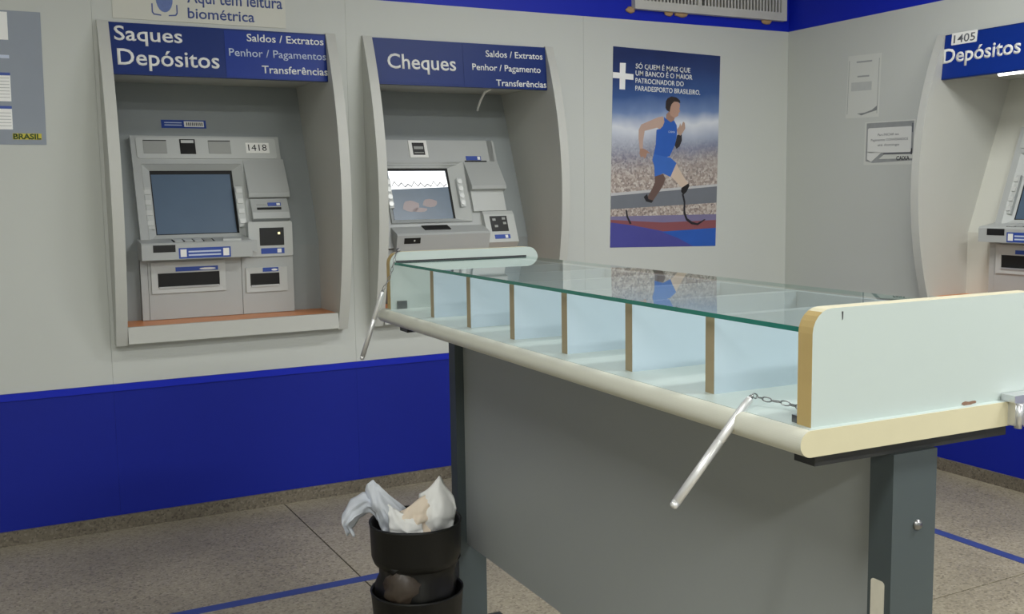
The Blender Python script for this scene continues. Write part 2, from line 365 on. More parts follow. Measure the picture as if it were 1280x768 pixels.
# ================================================================== CASH MACHINES
def keys(t, x, ss, m=M_key):
    for s in ss: obj('function_key', B(x-.013, x+.013, s-.011, s+.011, -.012, .003, T=SL), m, t, bevel=.002, seg=1)
def machine_a(frame, x0, label, number, dark_screen=True):
    """x0 maps drawing coordinate 0 (left end of the machine's alcove)"""
    t = thing('cash_machine', label, 'cash machine', (x0+.48, .2, .86), frame, 'cash machines')
    D = lambda f: (lambda x, s, n: f(x0+3.685+x, s, n))
    s_, v_ = D(lambda x, s, n: SL(x, s, n+.018)), D(VT)
    # upper body: slabs around the screen well
    bm = bmesh.new()
    for r in ((-3.535, -2.868, .40, .535), (-3.535, -3.499, -.02, .40), (-3.058, -2.868, -.02, .40), (-3.499, -3.058, -.02, .035)):
        box(bm, r[0], r[1], r[2], r[3], -.04, 0, T=s_)
    obj('upper_body', bm, M_mach, t)
    hd = obj('head_panel', prism(bmesh.new(), round_rect(-3.512, -2.886, .425, .525, .012), -.002, .004, s_), M_mach3, t, bevel=.0015, seg=1)
    for a in (-3.482, -3.197): obj('speaker_grille', B(a, a+.1, .448, .508, .002, .0065, T=s_), M_mach2, hd, bevel=.002, seg=1)
    for a in (-3.482, -3.197): obj('grille_slot', B(a, a+.1, .509, .512, .003, .0068, T=s_), M_hole, hd)
    cw = obj('camera_window', B(-3.324, -3.256, .446, .517, .002, .007, T=s_), M_black, hd, bevel=.002, seg=1)
    obj('camera_strip', B(-3.318, -3.262, .498, .512, .006, .008, T=s_), M_key, cw)
    if number:
        npl = flat('number_plate', rect(-3.027, -2.918, .452, .503), s_, M_white, hd, .004, .0055)
        text('lettering', number, -3.016, -2.93, .463, .494, lambda x, z, n: s_(x, z, n+.0056), M_inkd, npl, .0)
    # right hood (wedge) with overhanging lower lip
    wed = [(.422, 0), (.244, .034), (.226, .026), (.226, -.02), (.422, -.02)]
    obj('hood', prism(bmesh.new(), wed, -3.048, -2.858, lambda p, q, a: s_(a, p, q)), M_mach, t, bevel=.004)
    # screen well
    bz = obj('screen_bezel', ring(bmesh.new(), (-3.499, -3.058, .035, .398), (-3.46, -3.10, .078, .378), .002, -.035, -.04, s_), M_mach3, t)
    sc = obj('screen', B(-3.462, -3.098, .076, .38, -.0405, -.034, T=s_), mat('screen_dark', (74, 92, 112), .35, var=.12, scale=4, emit=.12), t)
    obj('screen_black_ring', ring(bmesh.new(), (-3.463, -3.097, .075, .381), (-3.458, -3.108, .079, .362), -.0325, -.0325, -.036, s_), M_hole, sc)  # black ring, wider along the top and right of the screen
    for xx in (-3.487, -3.083):
        kp = obj('key_strip', B(xx-.017, xx+.017, .095, .29, -.02, -.004, T=s_), M_mach3, bz, bevel=.002, seg=1)
        for k in range(4):
            s0 = .268-.0488*k
            obj('function_key', B(xx-.013, xx+.013, s0-.012, s0+.010, -.01, .001, T=s_), M_key, kp, bevel=.002, seg=1)
    # receipt printer
    rp = obj('receipt_printer', prism(bmesh.new(), [(.115, .0), (.12, .028), (.15, .03), (.222, .012), (.222, -.02), (.115, -.02)], -3.042, -2.87, lambda p, q, a: s_(a, p, q)), M_mach, t, bevel=.003)
    obj('paper_slot', B(-3.018, -2.906, .163, .174, .015, .0285, T=s_), M_hole, rp)
    obj('label_strip', B(-2.965, -2.905, .182, .199, .012, .0235, T=s_), M_label, rp)
    obj('label_icon', B(-2.925, -2.909, .185, .196, .012, .0242, T=s_), M_white, rp)
    obj('label_line', B(-3.018, -2.972, .186, .192, .012, .0222, T=s_), M_mach2, rp)
    # card reader block
    cb = obj('card_reader', prism(bmesh.new(), round_rect(-3.074, -2.872, 1.126, 1.285, .008), -.04, .012, v_), M_mach3, t, bevel=.003)
    wd = obj('reader_window', B(-3.024, -2.912, 1.176, 1.257, .008, .0135, T=v_), M_black, cb, bevel=.002, seg=1)
    obj('status_light', B(-2.94, -2.93, 1.226, 1.236, .012, .0145, T=v_), mat('status_glow', (240, 226, 170), .4, emit=1.2), wd)
    lb = obj('label_strip', B(-3.02, -2.912, 1.138, 1.164, .008, .0128, T=v_), M_label, cb)
    obj('label_icon', B(-2.945, -2.926, 1.142, 1.16, .01, .0136, T=v_), M_white, lb)
    # keyboard shelf
    sh = obj('keyboard_shelf', prism(bmesh.new(), [(.02, 1.205), (.16, 1.235), (.16, 1.13), (.086, 1.13), (.082, 1.2)][::-1] if 0 else [(.07, 1.133), (.07, 1.198), (.078, 1.206), (.19, 1.222), (.19, 1.133)], -3.548, -3.075, lambda p, q, a: (x0+3.685+a, p, q)), M_mach, t, bevel=.003)
    obj('shelf_end', B(-3.13, -3.05, .08, .18, 1.155, 1.205, T=lambda x, y, z: (x0+3.685+x, y, z)), M_mach, sh, bevel=.004)
    kt = lambda x, y, n: (x0+3.685+x, y, 1.206+(y-.078)*.146+n)
    kp = obj('keypad_well', B(-3.412, -3.235, .085, .145, -.004, .0012, T=kt), M_hole, sh)
    for i in range(4):
        for j in range(4):
            obj('keypad_key', B(-3.405+.042*i, -3.37+.042*i, .087+.0145*j, .098+.0145*j, 0, .004, T=kt), M_key if i < 3 else M_mach2, kp)
    obj('reading_pad', prism(bmesh.new(), [(-3.2, .085), (-3.12, .085), (-3.105, .14), (-3.185, .14)], -.002, .008, kt), M_mach3, sh, bevel=.002, seg=1)
    f9 = lambda x, z, n: (x0+3.685+x, .07-n, z)
    obj('scanner_window', B(-3.501, -3.408, 1.166, 1.197, -.004, .0012, T=f9), M_black, sh)
    lb = obj('label_strip', B(-3.395, -3.172, 1.136, 1.182, -.004, .001, T=f9), M_label, sh)
    for a in (-3.388, -3.205): obj('label_icon', B(a, a+.026, 1.143, 1.176, 0, .0018, T=f9), M_white, lb)
    for z in (1.165, 1.150): obj('label_line', B(-3.354, -3.215, z-.0035, z+.0035, 0, .0016, T=f9), M_pale, lb)
    # lower body: left and right doors
    obj('lower_frame', B(-3.546, -2.87, .866, 1.135, -.044, -.006, T=v_), M_mach2, t)
    dl = obj('lower_door', B(-3.515, -3.111, .867, 1.13, -.02, 0, T=v_), M_mach, t, bevel=.002, seg=1)
    dr = obj('lower_door', B(-3.108, -2.871, .867, 1.124, -.02, 0, T=v_), M_mach, t, bevel=.002, seg=1)
    obj('side_strip', B(-3.546, -3.517, .867, 1.14, -.02, -.002, T=v_), M_mach, t)
    for d, fr, sl, lbx in ((dl, (-3.503, -3.183, .982, 1.119), (-3.472, -3.214, 1.012, 1.066), (-3.40, -3.216)), (dr, (-3.092, -2.902, .965, 1.076), (-3.069, -2.942, .998, 1.046), (-3.015, -2.943))):
        fp = obj('slot_frame', ring(bmesh.new(), fr, (sl[0]-.004, sl[1]+.004, sl[2]-.004, sl[3]+.004), .008, .006, -.005, v_), M_mach3, d)
        obj('slot', B(sl[0]-.006, sl[1]+.006, sl[2]-.006, sl[3]+.006, -.003, .002, T=v_), M_hole, fp)
        obj('slot_lip', B(sl[0], sl[1], sl[2]-.009, sl[2]-.001, .004, .012, T=v_), M_chrome, fp)
        lb = obj('label_strip', B(lbx[0], lbx[1], sl[3]+.01, sl[3]+.029, .006, .0085, T=v_), M_label, fp)
        w_ = lbx[1]-lbx[0]
        obj('label_mark', prism(bmesh.new(), [(lbx[0]+w_*.55+w_*.2*(1+math.cos(k*math.pi/5)), sl[3]+.018+.005*math.sin(k*math.pi/5)) for k in range(10)], .008, .0092, v_), M_white, lb)
    return t
machine_a(FB, O1, 'grey cash machine numbered 1418 with dark screen above the orange ledge', '1418')
machine_a(FR, -O3+.065, 'grey cash machine in the right wall cut by the photo edge', None)

def machine_b(frame, label):
    t = thing('cash_machine', label, 'cash machine', (O2+.48, .2, .86), frame, 'cash machines')
    s_, v_ = (lambda x, s, n: SL(x, s, n+.018)), VT
    xl, xr = -2.40, -1.735
    bm = bmesh.new()
    for r in ((xl, xr, .395, .528), (xl, -2.362, -.04, .395), (-1.95, xr, -.04, .395), (-2.362, -1.95, -.04, .085)):
        box(bm, r[0], r[1], r[2], r[3], -.04, 0, T=s_)
    obj('upper_body', bm, M_mach, t, )
    obj('body_edge', prism(bmesh.new(), round_rect(xr-.03, xr+.012, .395, .528, .012, corners=(1, 0, 0, 0)), -.038, .0, s_), M_mach, t)
    cf = obj('camera_frame', B(-2.208, -2.109, .432, .524, -.002, .005, T=s_), M_white, t, bevel=.002, seg=1)
    cw = obj('camera_window', B(-2.19, -2.126, .446, .511, .003, .0065, T=s_), M_black, cf)
    obj('camera_strip', B(-2.183, -2.132, .476, .491, .006, .0075, T=s_), M_mach2, cw)
    obj('camera_strip', B(-2.183, -2.132, .455, .46, .006, .0075, T=s_), M_mach2, cw)
    bz = obj('screen_bezel', ring(bmesh.new(), (-2.365, -1.93, .085, .405), (-2.335, -2.005, .115, .385), .012, -.03, -.04, s_), M_mach3, t)
    sc = obj('screen', B(-2.338, -2.002, .112, .388, -.0405, -.03, T=s_), mat('screen_blue', (84, 100, 116), .3, var=.2, scale=9, emit=.2), t)
    obj('screen_black_ring', ring(bmesh.new(), (-2.34, -2.0, .11, .39), (-2.334, -2.014, .114, .374), -.0285, -.0285, -.032, s_), M_hole, sc)  # black ring, broadest at the screen's top and right
    # white reflection painted as glowing panel; display shows a jagged line, two pinkish shapes
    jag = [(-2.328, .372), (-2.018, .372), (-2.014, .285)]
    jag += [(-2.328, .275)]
    flat('screen_reflection', jag[::1], s_, mat('reflection_white', (245, 247, 248), .3, var=.0, emit=.9), sc, -.03, -.0294)
    zz = [(-2.32, .292)]+[(-2.32+.3*i/17, .293+(.016 if i % 2 else -.004)*(1+.5*math.sin(i*2.1))) for i in range(1, 18)]
    up_ = [(x, s+.003) for x, s in zz]; dn_ = [(x, s-.003) for x, s in zz]
    flat('display_line', up_+dn_[::-1], s_, M_ink, sc, -.0294, -.029)
    for cx, cs_, rx, rs in ((-2.235, .185, .045, .030), (-2.13, .20, .04, .022), (-2.19, .165, .04, .012)):
        flat('display_shape', [(cx+rx*math.cos(k*.524)*(1+.15*math.sin(k*2)), cs_+rs*math.sin(k*.524)) for k in range(12)], s_, mat('display_pink', (134, 120, 120), .3, var=.1, emit=.2), sc, -.03, -.0294)
    for xx, ss in ((-1.962, (.30, .262, .224, .186)), (-2.352, (.30, .262, .224, .186))):
        kp = obj('key_strip', B(xx-.014, xx+.014, .165, .32, -.012, .006, T=s_), M_mach3, bz, bevel=.002, seg=1)
        for s0 in ss:
            obj('function_key', prism(bmesh.new(), [(xx+.013*math.cos(k*math.pi/5), s0+.013*math.sin(k*math.pi/5)) for k in range(10)], 0, .011, s_), M_key, kp)
    # right hood with lip, label
    wed = [(.412, .0), (.262, .05), (.245, .045), (.245, -.02), (.412, -.02)]
    hd = obj('hood', prism(bmesh.new(), wed, -1.918, -1.722, lambda p, q, a: s_(a, p, q)), M_mach, t, bevel=.004)
    lb = obj('label_strip', B(-1.9, -1.815, .418, .441, -.002, .003, T=s_), M_label, t)
    obj('label_icon', B(-1.835, -1.82, .421, .438, .002, .0036, T=s_), M_white, lb)
    obj('paper_slot', B(-1.91, -1.785, .409, .415, -.002, .004, T=s_), M_hole, t)
    obj('printer_body', B(-1.916, -1.73, .135, .246, -.01, .018, T=s_), M_mach3, t, bevel=.003)
    cb = obj('card_reader', prism(bmesh.new(), [(-.06, .0), (-.04, .035), (.11, .03), (.132, .02), (.132, -.02), (-.06, -.02)], -1.873, -1.70, lambda p, q, a: s_(a, p, q)), M_mach3, t, bevel=.004)
    wd = obj('reader_window', B(-1.842, -1.746, .018, .1, .02, .0345, T=s_), M_black, cb)
    for (a, b) in ((-1.83, .075), (-1.775, .08), (-1.772, .055), (-1.822, .04)):
        obj('window_mark', B(a, a+.018, b, b+.012, .03, .0352, T=s_), M_mach2, wd)
    lb = obj('label_strip', B(-1.832, -1.745, -.022, .0, .02, .0358, T=s_), M_label, cb)
    obj('label_icon', B(-1.773, -1.758, -.019, -.003, .03, .0364, T=s_), M_white, lb)
    sh = obj('keyboard_shelf', prism(bmesh.new(), [(.13, 1.06), (.09, 1.20), (.098, 1.21), (.19, 1.245), (.19, 1.06)], -2.372, -1.872, lambda p, q, a: (a, p, q)), M_mach, t, bevel=.004)
    obj('keypad_well', B(-2.21, -2.07, .13, .19, 1.218, 1.2265, T=lambda x, y, z: (x, y, z+(y-.13)*.374)), M_hole, sh)
    obj('scanner_window', B(-2.335, -2.25, -.002, .0015, 1.16, 1.188, T=lambda x, n, z: (x, .09+(1.2-z)*.286-n, z)), M_black, sh)
    obj('scanner_mark', B(-2.285, -2.278, -.002, .0025, 1.17, 1.178, T=lambda x, n, z: (x, .09+(1.2-z)*.286-n, z)), M_key, sh)
    obj('lower_body', B(xl, xr, .866, 1.13, -.044, 0, T=v_), M_mach, t, bevel=.003)
    return t
machine_b(FB, 'grey cash machine with lit screen under the Cheques header')

# sticker on the alcove back above the first machine
st = thing('inventory_sticker', 'small blue and white sticker on alcove wall above machine 1418', 'sticker', SL(-3.286, .59, -.0234), FB)
SB = lambda x, s, n: SL(x, s, n-.0234)
flat('backing', rect(-3.386, -3.186, .592, .632), SB, M_label, st, 0, .001)
flat('white_field', rect(-3.285, -3.196, .598, .626), SB, M_white, st, .001, .0016)
for i in range(9): flat('bar', rect(-3.275+.0085*i, -3.270+.0085*i, .604, .62), SB, M_ink, st, .0016, .002)
for s in (.604, .616): flat('print_line', rect(-3.372, -3.295, s, s+.005), SB, M_pale, st, .001, .0014)

# ================================================================== THINGS ON THE WALLS
WB = lambda x, z, n: (x, -n, z)
t = thing('wall_sign', 'pale plate with blue lettering Aqui tem leitura biométrica above the alcove', 'sign', (-3.25, 0, 2.128), FB)
pl = obj('plate', B(-3.62, -2.905, -.004, 0, 2.132, 2.275), mat('plate_white', (204, 204, 194), .5, var=.02), t, bevel=.001, seg=1)
P4 = lambda x, z, n: WB(x, z, n+.0042)
M_signtx = mat('sign_text_blue', (66, 84, 146), .5)
text('lettering', 'Aqui tem leitura', -3.322, -2.918, 2.214, 2.262, P4, M_signtx, t, .01)
text('lettering', 'biométrica', -3.322, -3.042, 2.150, 2.192, P4, M_signtx, t, .01)
flat('fingerprint', [(-3.415+.034*math.cos(k*math.pi/10), 2.222+.055*math.sin(k*math.pi/10)) for k in range(20)], P4, mat('fingerprint_blue', (92, 112, 168), .5, var=.2, scale=60), t, 0, .0008)
for sgn in (-1, 1):
    o_ = [(-3.415+sgn*.052, 2.20), (-3.415+sgn*.052, 2.165), (-3.415+sgn*.045, 2.155), (-3.415+sgn*.015, 2.152)]
    i_ = [(-3.415+sgn*.015, 2.157), (-3.415+sgn*.042, 2.16), (-3.415+sgn*.047, 2.168), (-3.415+sgn*.047, 2.20)]
    flat('bracket', o_+i_, P4, M_signtx, t, 0, .0008)

# grey information poster at the left edge
t = thing('wall_poster', 'grey tariff poster with white tables and BRASIL mark, left edge of photo', 'poster', (-4.2, 0, 1.618), FB)
LT = lambda x, z, n: WB(x-(z-1.88)*-.014, z, n)
pp = obj('sheet', prism(bmesh.new(), rect(-4.5, -3.893, 1.618, 2.136), 0, .002, LT), mat('poster_grey', (140, 148, 160), .45, var=.06, scale=5), t)
for z0, z1, m in ((2.023, 2.13, M_paper), (1.952, 1.965, M_pale), (1.886, 1.897, M_label), (1.786, 1.886, M_paper), (1.757, 1.768, M_label), (1.677, 1.757, M_paper)):
    o = flat('table_block', rect(-4.45, -4.012, z0, z1), LT, m, pp, .002, .0026)
for z in [1.80+.0125*i for i in range(7)]+[1.69+.0125*i for i in range(5)]:
    flat('table_line', rect(-4.45, -4.016, z, z+.002), LT, mat('line_grey', (176, 178, 178), .6), pp, .0026, .003)
text('lettering', 'BRASIL', -4.012, -3.912, 1.640, 1.660, lambda x, z, n: LT(x, z, n+.0034), mat('brasil_green', (60, 84, 44), .5), pp, .03)
flat('lettering_ground', rect(-4.014, -3.910, 1.638, 1.662), LT, mat('brasil_yellow', (196, 184, 62), .5, var=.2, scale=40), pp, .002, .0032)

# runner poster (its own plane, tilted a little clockwise on the wall)
PW, PH = .70, 1.04
FP = FB @ Matrix.Translation((-1.215, 0, 1.104)) @ Matrix.Rotation(math.radians(1.4), 4, 'Y')
t = thing('wall_poster', 'blue sports poster of a runner with blade prostheses', 'poster', (PW/2, 0, 0), FP)
def poster_mat():
    m = bpy.data.materials.new('poster_print'); m.use_nodes = True; nt = m.node_tree; b = nt.nodes['Principled BSDF']
    N = nt.nodes.new; L = nt.links.new
    tc = N('ShaderNodeTexCoord'); sp = N('ShaderNodeSeparateXYZ'); L(tc.outputs['Object'], sp.inputs[0])
    nz = N('ShaderNodeTexNoise'); nz.inputs['Scale'].default_value = 3.5; nz.inputs['Detail'].default_value = 3; L(tc.outputs['Object'], nz.inputs['Vector'])
    # print height with a wavy cloud border, sinking to the right
    ma = N('ShaderNodeMath'); ma.operation = 'MULTIPLY_ADD'; L(nz.outputs['Fac'], ma.inputs[0]); ma.inputs[1].default_value = .16; L(sp.outputs['Z'], ma.inputs[2])
    mb = N('ShaderNodeMath'); mb.operation = 'MULTIPLY_ADD'; L(sp.outputs['X'], mb.inputs[0]); mb.inputs[1].default_value = -.12; L(ma.outputs[0], mb.inputs[2])
    mc = N('ShaderNodeMath'); mc.operation = 'DIVIDE'; L(mb.outputs[0], mc.inputs[0]); mc.inputs[1].default_value = 1.12
    cr = N('ShaderNodeValToRGB'); e = cr.color_ramp
    stops = [(0, (110, 104, 110)), (.30, (150, 143, 140)), (.44, (158, 152, 152)), (.53, (120, 130, 158)), (.59, (170, 178, 196)), (.66, (214, 218, 226)), (.72, (112, 136, 180)), (.79, (52, 84, 142)), (.90, (36, 58, 112)), (1, (28, 44, 92))]
    e.elements[0].position, e.elements[0].color = stops[0][0], lin(stops[0][1])+(1,)
    e.elements[1].position, e.elements[1].color = 1, lin(stops[-1][1])+(1,)
    for p, c in stops[1:-1]: k = e.elements.new(p); k.color = lin(c)+(1,)
    L(mc.outputs[0], cr.inputs[0])
    # crowd speckle printed in the stands
    vo = N('ShaderNodeTexVoronoi'); vo.inputs['Scale'].default_value = 95; L(tc.outputs['Object'], vo.inputs['Vector'])
    mr = N('ShaderNodeMapRange'); mr.inputs[1].default_value = .60; mr.inputs[2].default_value = .36; mr.inputs[4].default_value = .8; L(sp.outputs['Z'], mr.inputs[0])
    c2 = N('ShaderNodeValToRGB'); c2.color_ramp.elements[0].color = lin((126, 112, 108))+(1,); c2.color_ramp.elements[1].color = lin((214, 206, 198))+(1,)
    k = c2.color_ramp.elements.new(.5); k.color = lin((176, 160, 150))+(1,)
    s2 = N('ShaderNodeSeparateColor'); L(vo.outputs['Color'], s2.inputs[0]); L(s2.outputs[0], c2.inputs[0])
    mx = N('ShaderNodeMix'); mx.data_type = 'RGBA'; L(mr.outputs[0], mx.inputs[0]); L(cr.outputs[0], mx.inputs[6]); L(c2.outputs[0], mx.inputs[7])
    L(mx.outputs[2], b.inputs['Base Color']); b.inputs['Roughness'].default_value = .35
    return m
obj('sheet', B(0, PW, -.0015, 0, 0, PH), poster_mat(), t)
PT = lambda u, v, n: (u*PW, -.0015-n, v*PH)
SHAPES = {
 'barrier':[(0.0, 0.262), (1.0, 0.322), (1.0, 0.231), (0.0, 0.193)],
 'barrier_top':[(0.0, 0.274), (1.0, 0.33), (1.0, 0.318), (0.0, 0.26)],
 'lane':[(0.0, 0.157), (1.0, 0.17), (1.0, 0.137), (0.485, 0.124), (0.0, 0.138)],
 'track':[(0.0, 0.14), (0.485, 0.126), (1.0, 0.139), (1.0, 0.09), (0.468, 0.074), (0.0, 0.117)],
 'purple':[(0.0, 0.127), (0.211, 0.111), (0.468, 0.083), (0.631, 0.044), (0.777, 0.0), (0.0, 0.0)],
 'blue':[(0.468, 0.079), (1.0, 0.097), (1.0, 0.0), (0.777, 0.0), (0.631, 0.044)],
 'back_leg':[(0.397, 0.364), (0.475, 0.377), (0.498, 0.352), (0.469, 0.309), (0.431, 0.277), (0.384, 0.238), (0.341, 0.234), (0.336, 0.26), (0.373, 0.298), (0.399, 0.33)],
 'shoe':[(0.297, 0.257), (0.329, 0.273), (0.342, 0.246), (0.388, 0.239), (0.371, 0.227), (0.321, 0.234)],
 'back_blade':[(0.134, 0.191), (0.147, 0.191), (0.158, 0.157), (0.191, 0.121), (0.174, 0.118), (0.141, 0.157)],
 'front_thigh':[(0.598, 0.431), (0.64, 0.391), (0.683, 0.354), (0.723, 0.327), (0.68, 0.304), (0.647, 0.311), (0.576, 0.351), (0.543, 0.365), (0.573, 0.401)],
 'socket':[(0.651, 0.306), (0.719, 0.331), (0.728, 0.317), (0.701, 0.286), (0.67, 0.27), (0.649, 0.287)],
 'blade':[(0.656, 0.273), (0.674, 0.275), (0.692, 0.235), (0.694, 0.181), (0.716, 0.148), (0.765, 0.129), (0.814, 0.122), (0.881, 0.143), (0.896, 0.141), (0.819, 0.111), (0.757, 0.116), (0.703, 0.137), (0.676, 0.175), (0.677, 0.23)],
 'sleeve':[(0.599, 0.578), (0.642, 0.587), (0.646, 0.552), (0.624, 0.52), (0.595, 0.507), (0.578, 0.526), (0.59, 0.551)],
 'front_hand':[(0.606, 0.583), (0.595, 0.607), (0.616, 0.621), (0.625, 0.64), (0.636, 0.625), (0.654, 0.649), (0.669, 0.643), (0.675, 0.614), (0.652, 0.592), (0.631, 0.576)],
 'neck':[(0.52, 0.699), (0.539, 0.676), (0.573, 0.666), (0.562, 0.649), (0.535, 0.642), (0.491, 0.658), (0.493, 0.681)],
 'face':[(0.526, 0.729), (0.541, 0.739), (0.564, 0.748), (0.598, 0.748), (0.617, 0.739), (0.62, 0.725), (0.614, 0.714), (0.623, 0.699), (0.61, 0.693), (0.605, 0.677), (0.569, 0.665), (0.533, 0.677), (0.52, 0.697)],
 'hair':[(0.485, 0.728), (0.487, 0.749), (0.502, 0.763), (0.537, 0.774), (0.587, 0.77), (0.618, 0.756), (0.623, 0.742), (0.598, 0.748), (0.564, 0.748), (0.541, 0.735), (0.531, 0.719), (0.524, 0.694), (0.496, 0.702), (0.485, 0.714)],
 'shorts':[(0.383, 0.478), (0.506, 0.464), (0.542, 0.46), (0.599, 0.434), (0.573, 0.401), (0.544, 0.362), (0.475, 0.379), (0.432, 0.369), (0.395, 0.362), (0.39, 0.415), (0.371, 0.446)],
 'vest':[(0.47, 0.668), (0.491, 0.659), (0.535, 0.642), (0.566, 0.653), (0.592, 0.629), (0.597, 0.599), (0.592, 0.562), (0.578, 0.524), (0.535, 0.47), (0.506, 0.464), (0.383, 0.476), (0.4, 0.526), (0.404, 0.6), (0.431, 0.606), (0.461, 0.619), (0.476, 0.641)],
 'back_arm':[(0.462, 0.67), (0.416, 0.664), (0.348, 0.646), (0.262, 0.623), (0.241, 0.596), (0.241, 0.549), (0.253, 0.497), (0.281, 0.496), (0.282, 0.54), (0.295, 0.592), (0.37, 0.604), (0.409, 0.611), (0.435, 0.604), (0.463, 0.621), (0.476, 0.644)],
 'back_hand':[(0.255, 0.501), (0.284, 0.503), (0.317, 0.495), (0.351, 0.48), (0.32, 0.48), (0.313, 0.461), (0.298, 0.451), (0.286, 0.464), (0.267, 0.457), (0.251, 0.476)],
 'cross':[(0.061, 0.922), (0.113, 0.923), (0.111, 0.872), (0.183, 0.871), (0.184, 0.843), (0.111, 0.843), (0.11, 0.792), (0.061, 0.792), (0.061, 0.845), (0.0, 0.845), (0.0, 0.874), (0.061, 0.873)],
}
PC = {'barrier': (112, 116, 124), 'barrier_top': (190, 190, 192), 'lane': (122, 116, 150), 'track': (134, 78, 84), 'purple': (72, 72, 148), 'blue': (40, 88, 176),
      'back_leg': (104, 82, 76), 'shoe': (34, 32, 36), 'back_blade': (34, 32, 40), 'front_thigh': (206, 186, 168), 'socket': (30, 28, 30), 'blade': (34, 32, 40),
      'sleeve': (44, 40, 44), 'front_hand': (176, 148, 132), 'neck': (158, 124, 108), 'face': (182, 146, 128), 'hair': (44, 34, 32), 'shorts': (56, 104, 188),
      'vest': (42, 92, 180), 'back_arm': (188, 160, 146), 'back_hand': (166, 130, 112), 'cross': (240, 240, 238)}
for i, (k, poly) in enumerate(SHAPES.items()):
    flat('print_'+k, poly, PT, mat('print_'+k, PC[k], .4, var=.10, scale=9), t, 0, .0002+.00002*i)
for s, u1, v0 in (('SÓ QUEM É MAIS QUE', .712, .901), ('UM BANCO É O MAIOR', .733, .866), ('PATROCINADOR DO', .651, .829), ('PARADESPORTO BRASILEIRO.', .811, .791)):
    text('print_lettering', s, .203, u1, v0, v0+.024, PT, M_white, t, .012, .0006)
text('print_lettering', 'CAIXA', .515, .578, .588, .598, lambda u, v, n: PT(u, v, n+.0007), M_pale, t, .0, .0003)

# two notices on the right wall
def notice(name, label, y0, y1, z0, z1, tilt):
    fr = FR @ Matrix.Translation((-y0, 0, z0)) @ Matrix.Rotation(math.radians(tilt), 4, 'Y')
    return thing(name, label, 'notice', (0, 0, 0), fr), -y1+y0, z1-z0
NT = lambda x, z, n: (x, -.001-n, z)
t, nw, nh = notice('paper_notice', 'faded upright white paper notice taped to right wall', -.447, -.672, 1.768, 2.092, 2.0)
sh = obj('sheet', B(0, nw, -.001, 0, 0, nh), mat('notice_paper', (208, 210, 204), .6, var=.03), t)
for z, a, b in ((.285, .06, .165), (.21, .07, .15)): flat('print_line', rect(a, b, z, z+.008), NT, mat('faint_ink', (160, 163, 162), .6), t)
flat('print_block', rect(.03, .17, .14, .185), NT, mat('faint_block', (186, 189, 186), .6, var=.08, scale=50), t)
flat('print_corner', [(.08, .022), (.13, .025), (.18, .038), (.215, .06), (.213, .035), (.15, .022), (.11, .012)], NT, mat('grey_corner', (130, 134, 134), .6), t)
for a in (.008, .212): flat('print_border', rect(a, a+.003, .02, .3), NT, mat('faint_ink', (160, 163, 162), .6), t)
t, nw, nh = notice('paper_notice', 'white paper notice with grey border and three lines on right wall', -.580, -.905, 1.516, 1.738, 1.0)
sh = obj('sheet', B(0, nw, -.001, 0, 0, nh), mat('notice_paper', (208, 210, 204), .6, var=.03), t)
flat('print_border', [(.05, .216), (.318, .216), (.318, .055), (.14, .055), (.10, .03), (.318, .03), (.318, .02), (.06, .01), (.012, .02), (.012, .216)], NT, mat('border_grey', (148, 151, 151), .6, var=.2, scale=20), t, 0, .0003)
flat('print_panel', round_rect(.022, .305, .062, .19, .008), NT, mat('panel_white', (222, 223, 219), .6), t, .0003, .0006)
flat('print_tail', [(.022, .07), (.12, .065), (.05, .016), (.022, .03)], NT, mat('panel_white', (222, 223, 219), .6), t, .0003, .0006)
flat('print_bar', rect(.13, .312, .052, .06), NT, M_ink, t, .0003, .0006)
flat('print_bar', rect(.305, .313, .05, .08), NT, M_inkd, t, .0003, .0006)
flat('print_bar', rect(.306, .314, .16, .205), NT, M_ink, t, .0003, .0006)
N2 = lambda x, z, n: NT(x, z, n+.0006)
text('lettering', 'Para INICIAR seu', .09, .225, .148, .160, N2, M_ink, t, .0, .0003)
text('lettering', 'Pagamentos CONVENIADOS', .045, .285, .122, .134, N2, M_ink, t, .0, .0003)
text('lettering', 'até domingo', .09, .23, .096, .108, N2, M_ink, t, .0, .0003)
text('lettering', 'CAIXA', .215, .298, .022, .042, NT, M_inkd, t, .02, .0006)

# air grille high on the back wall
t = thing('air_grille', 'dirty grey louvred air grille in the blue wall band', 'air vent', (-.55, 0, 2.335), FB)
gx0, gx1, gz0, gz1 = -1.075, -.045, 2.337, 2.66
GT = lambda x, z, n: (x, -n, z)
fr_ = obj('grille_frame', ring(bmesh.new(), (gx0, gx1, gz0, gz1), (gx0+.045, gx1-.035, gz0+.045, gz1-.045), .035, .03, 0, GT), M_grille, t)
obj('backing', B(gx0+.03, gx1-.03, -.006, -.001, gz0+.03, gz1-.03), mat('duct_dark', (40, 40, 40), .8), t)
xm = gx0+.42
obj('mullion', B(xm-.012, xm+.012, -.034, -.004, gz0+.04, gz1-.04), M_grille, t)
n_ = 42; sl0 = None
for i in range(n_):
    x = gx0+.056+(gx1-gx0-.105)*i/(n_-1)
    if abs(x-xm) < .022: continue
    if sl0 is None:
        sl0 = obj('slat', B(-.005, .005, -.03, -.006, gz0+.04, gz1-.04, T=lambda a, b, c: (x+a+(b+.018)*.25, b, c)), M_grille, t); xs0 = x
    else:
        c = sl0.copy(); COL.objects.link(c); c.parent = t; c.location.x = x-xs0
for fx, wd in ((-1.085, .03), (-.84, .03), (-.76, .045), (-.17, .04)):
    bm = bmesh.new(); bmesh.ops.create_icosphere(bm, subdivisions=2, radius=1)
    for v in bm.verts:
        k = 1+.3*noise.noise(v.co*2+Vector((fx*9, 0, 0))); v.co = Vector((fx+v.co.x*wd*k, -.006+v.co.y*.012*k, gz0-.004+v.co.z*.018*k))
    obj('foam_bead', bm, M_foam, t, smooth=True)

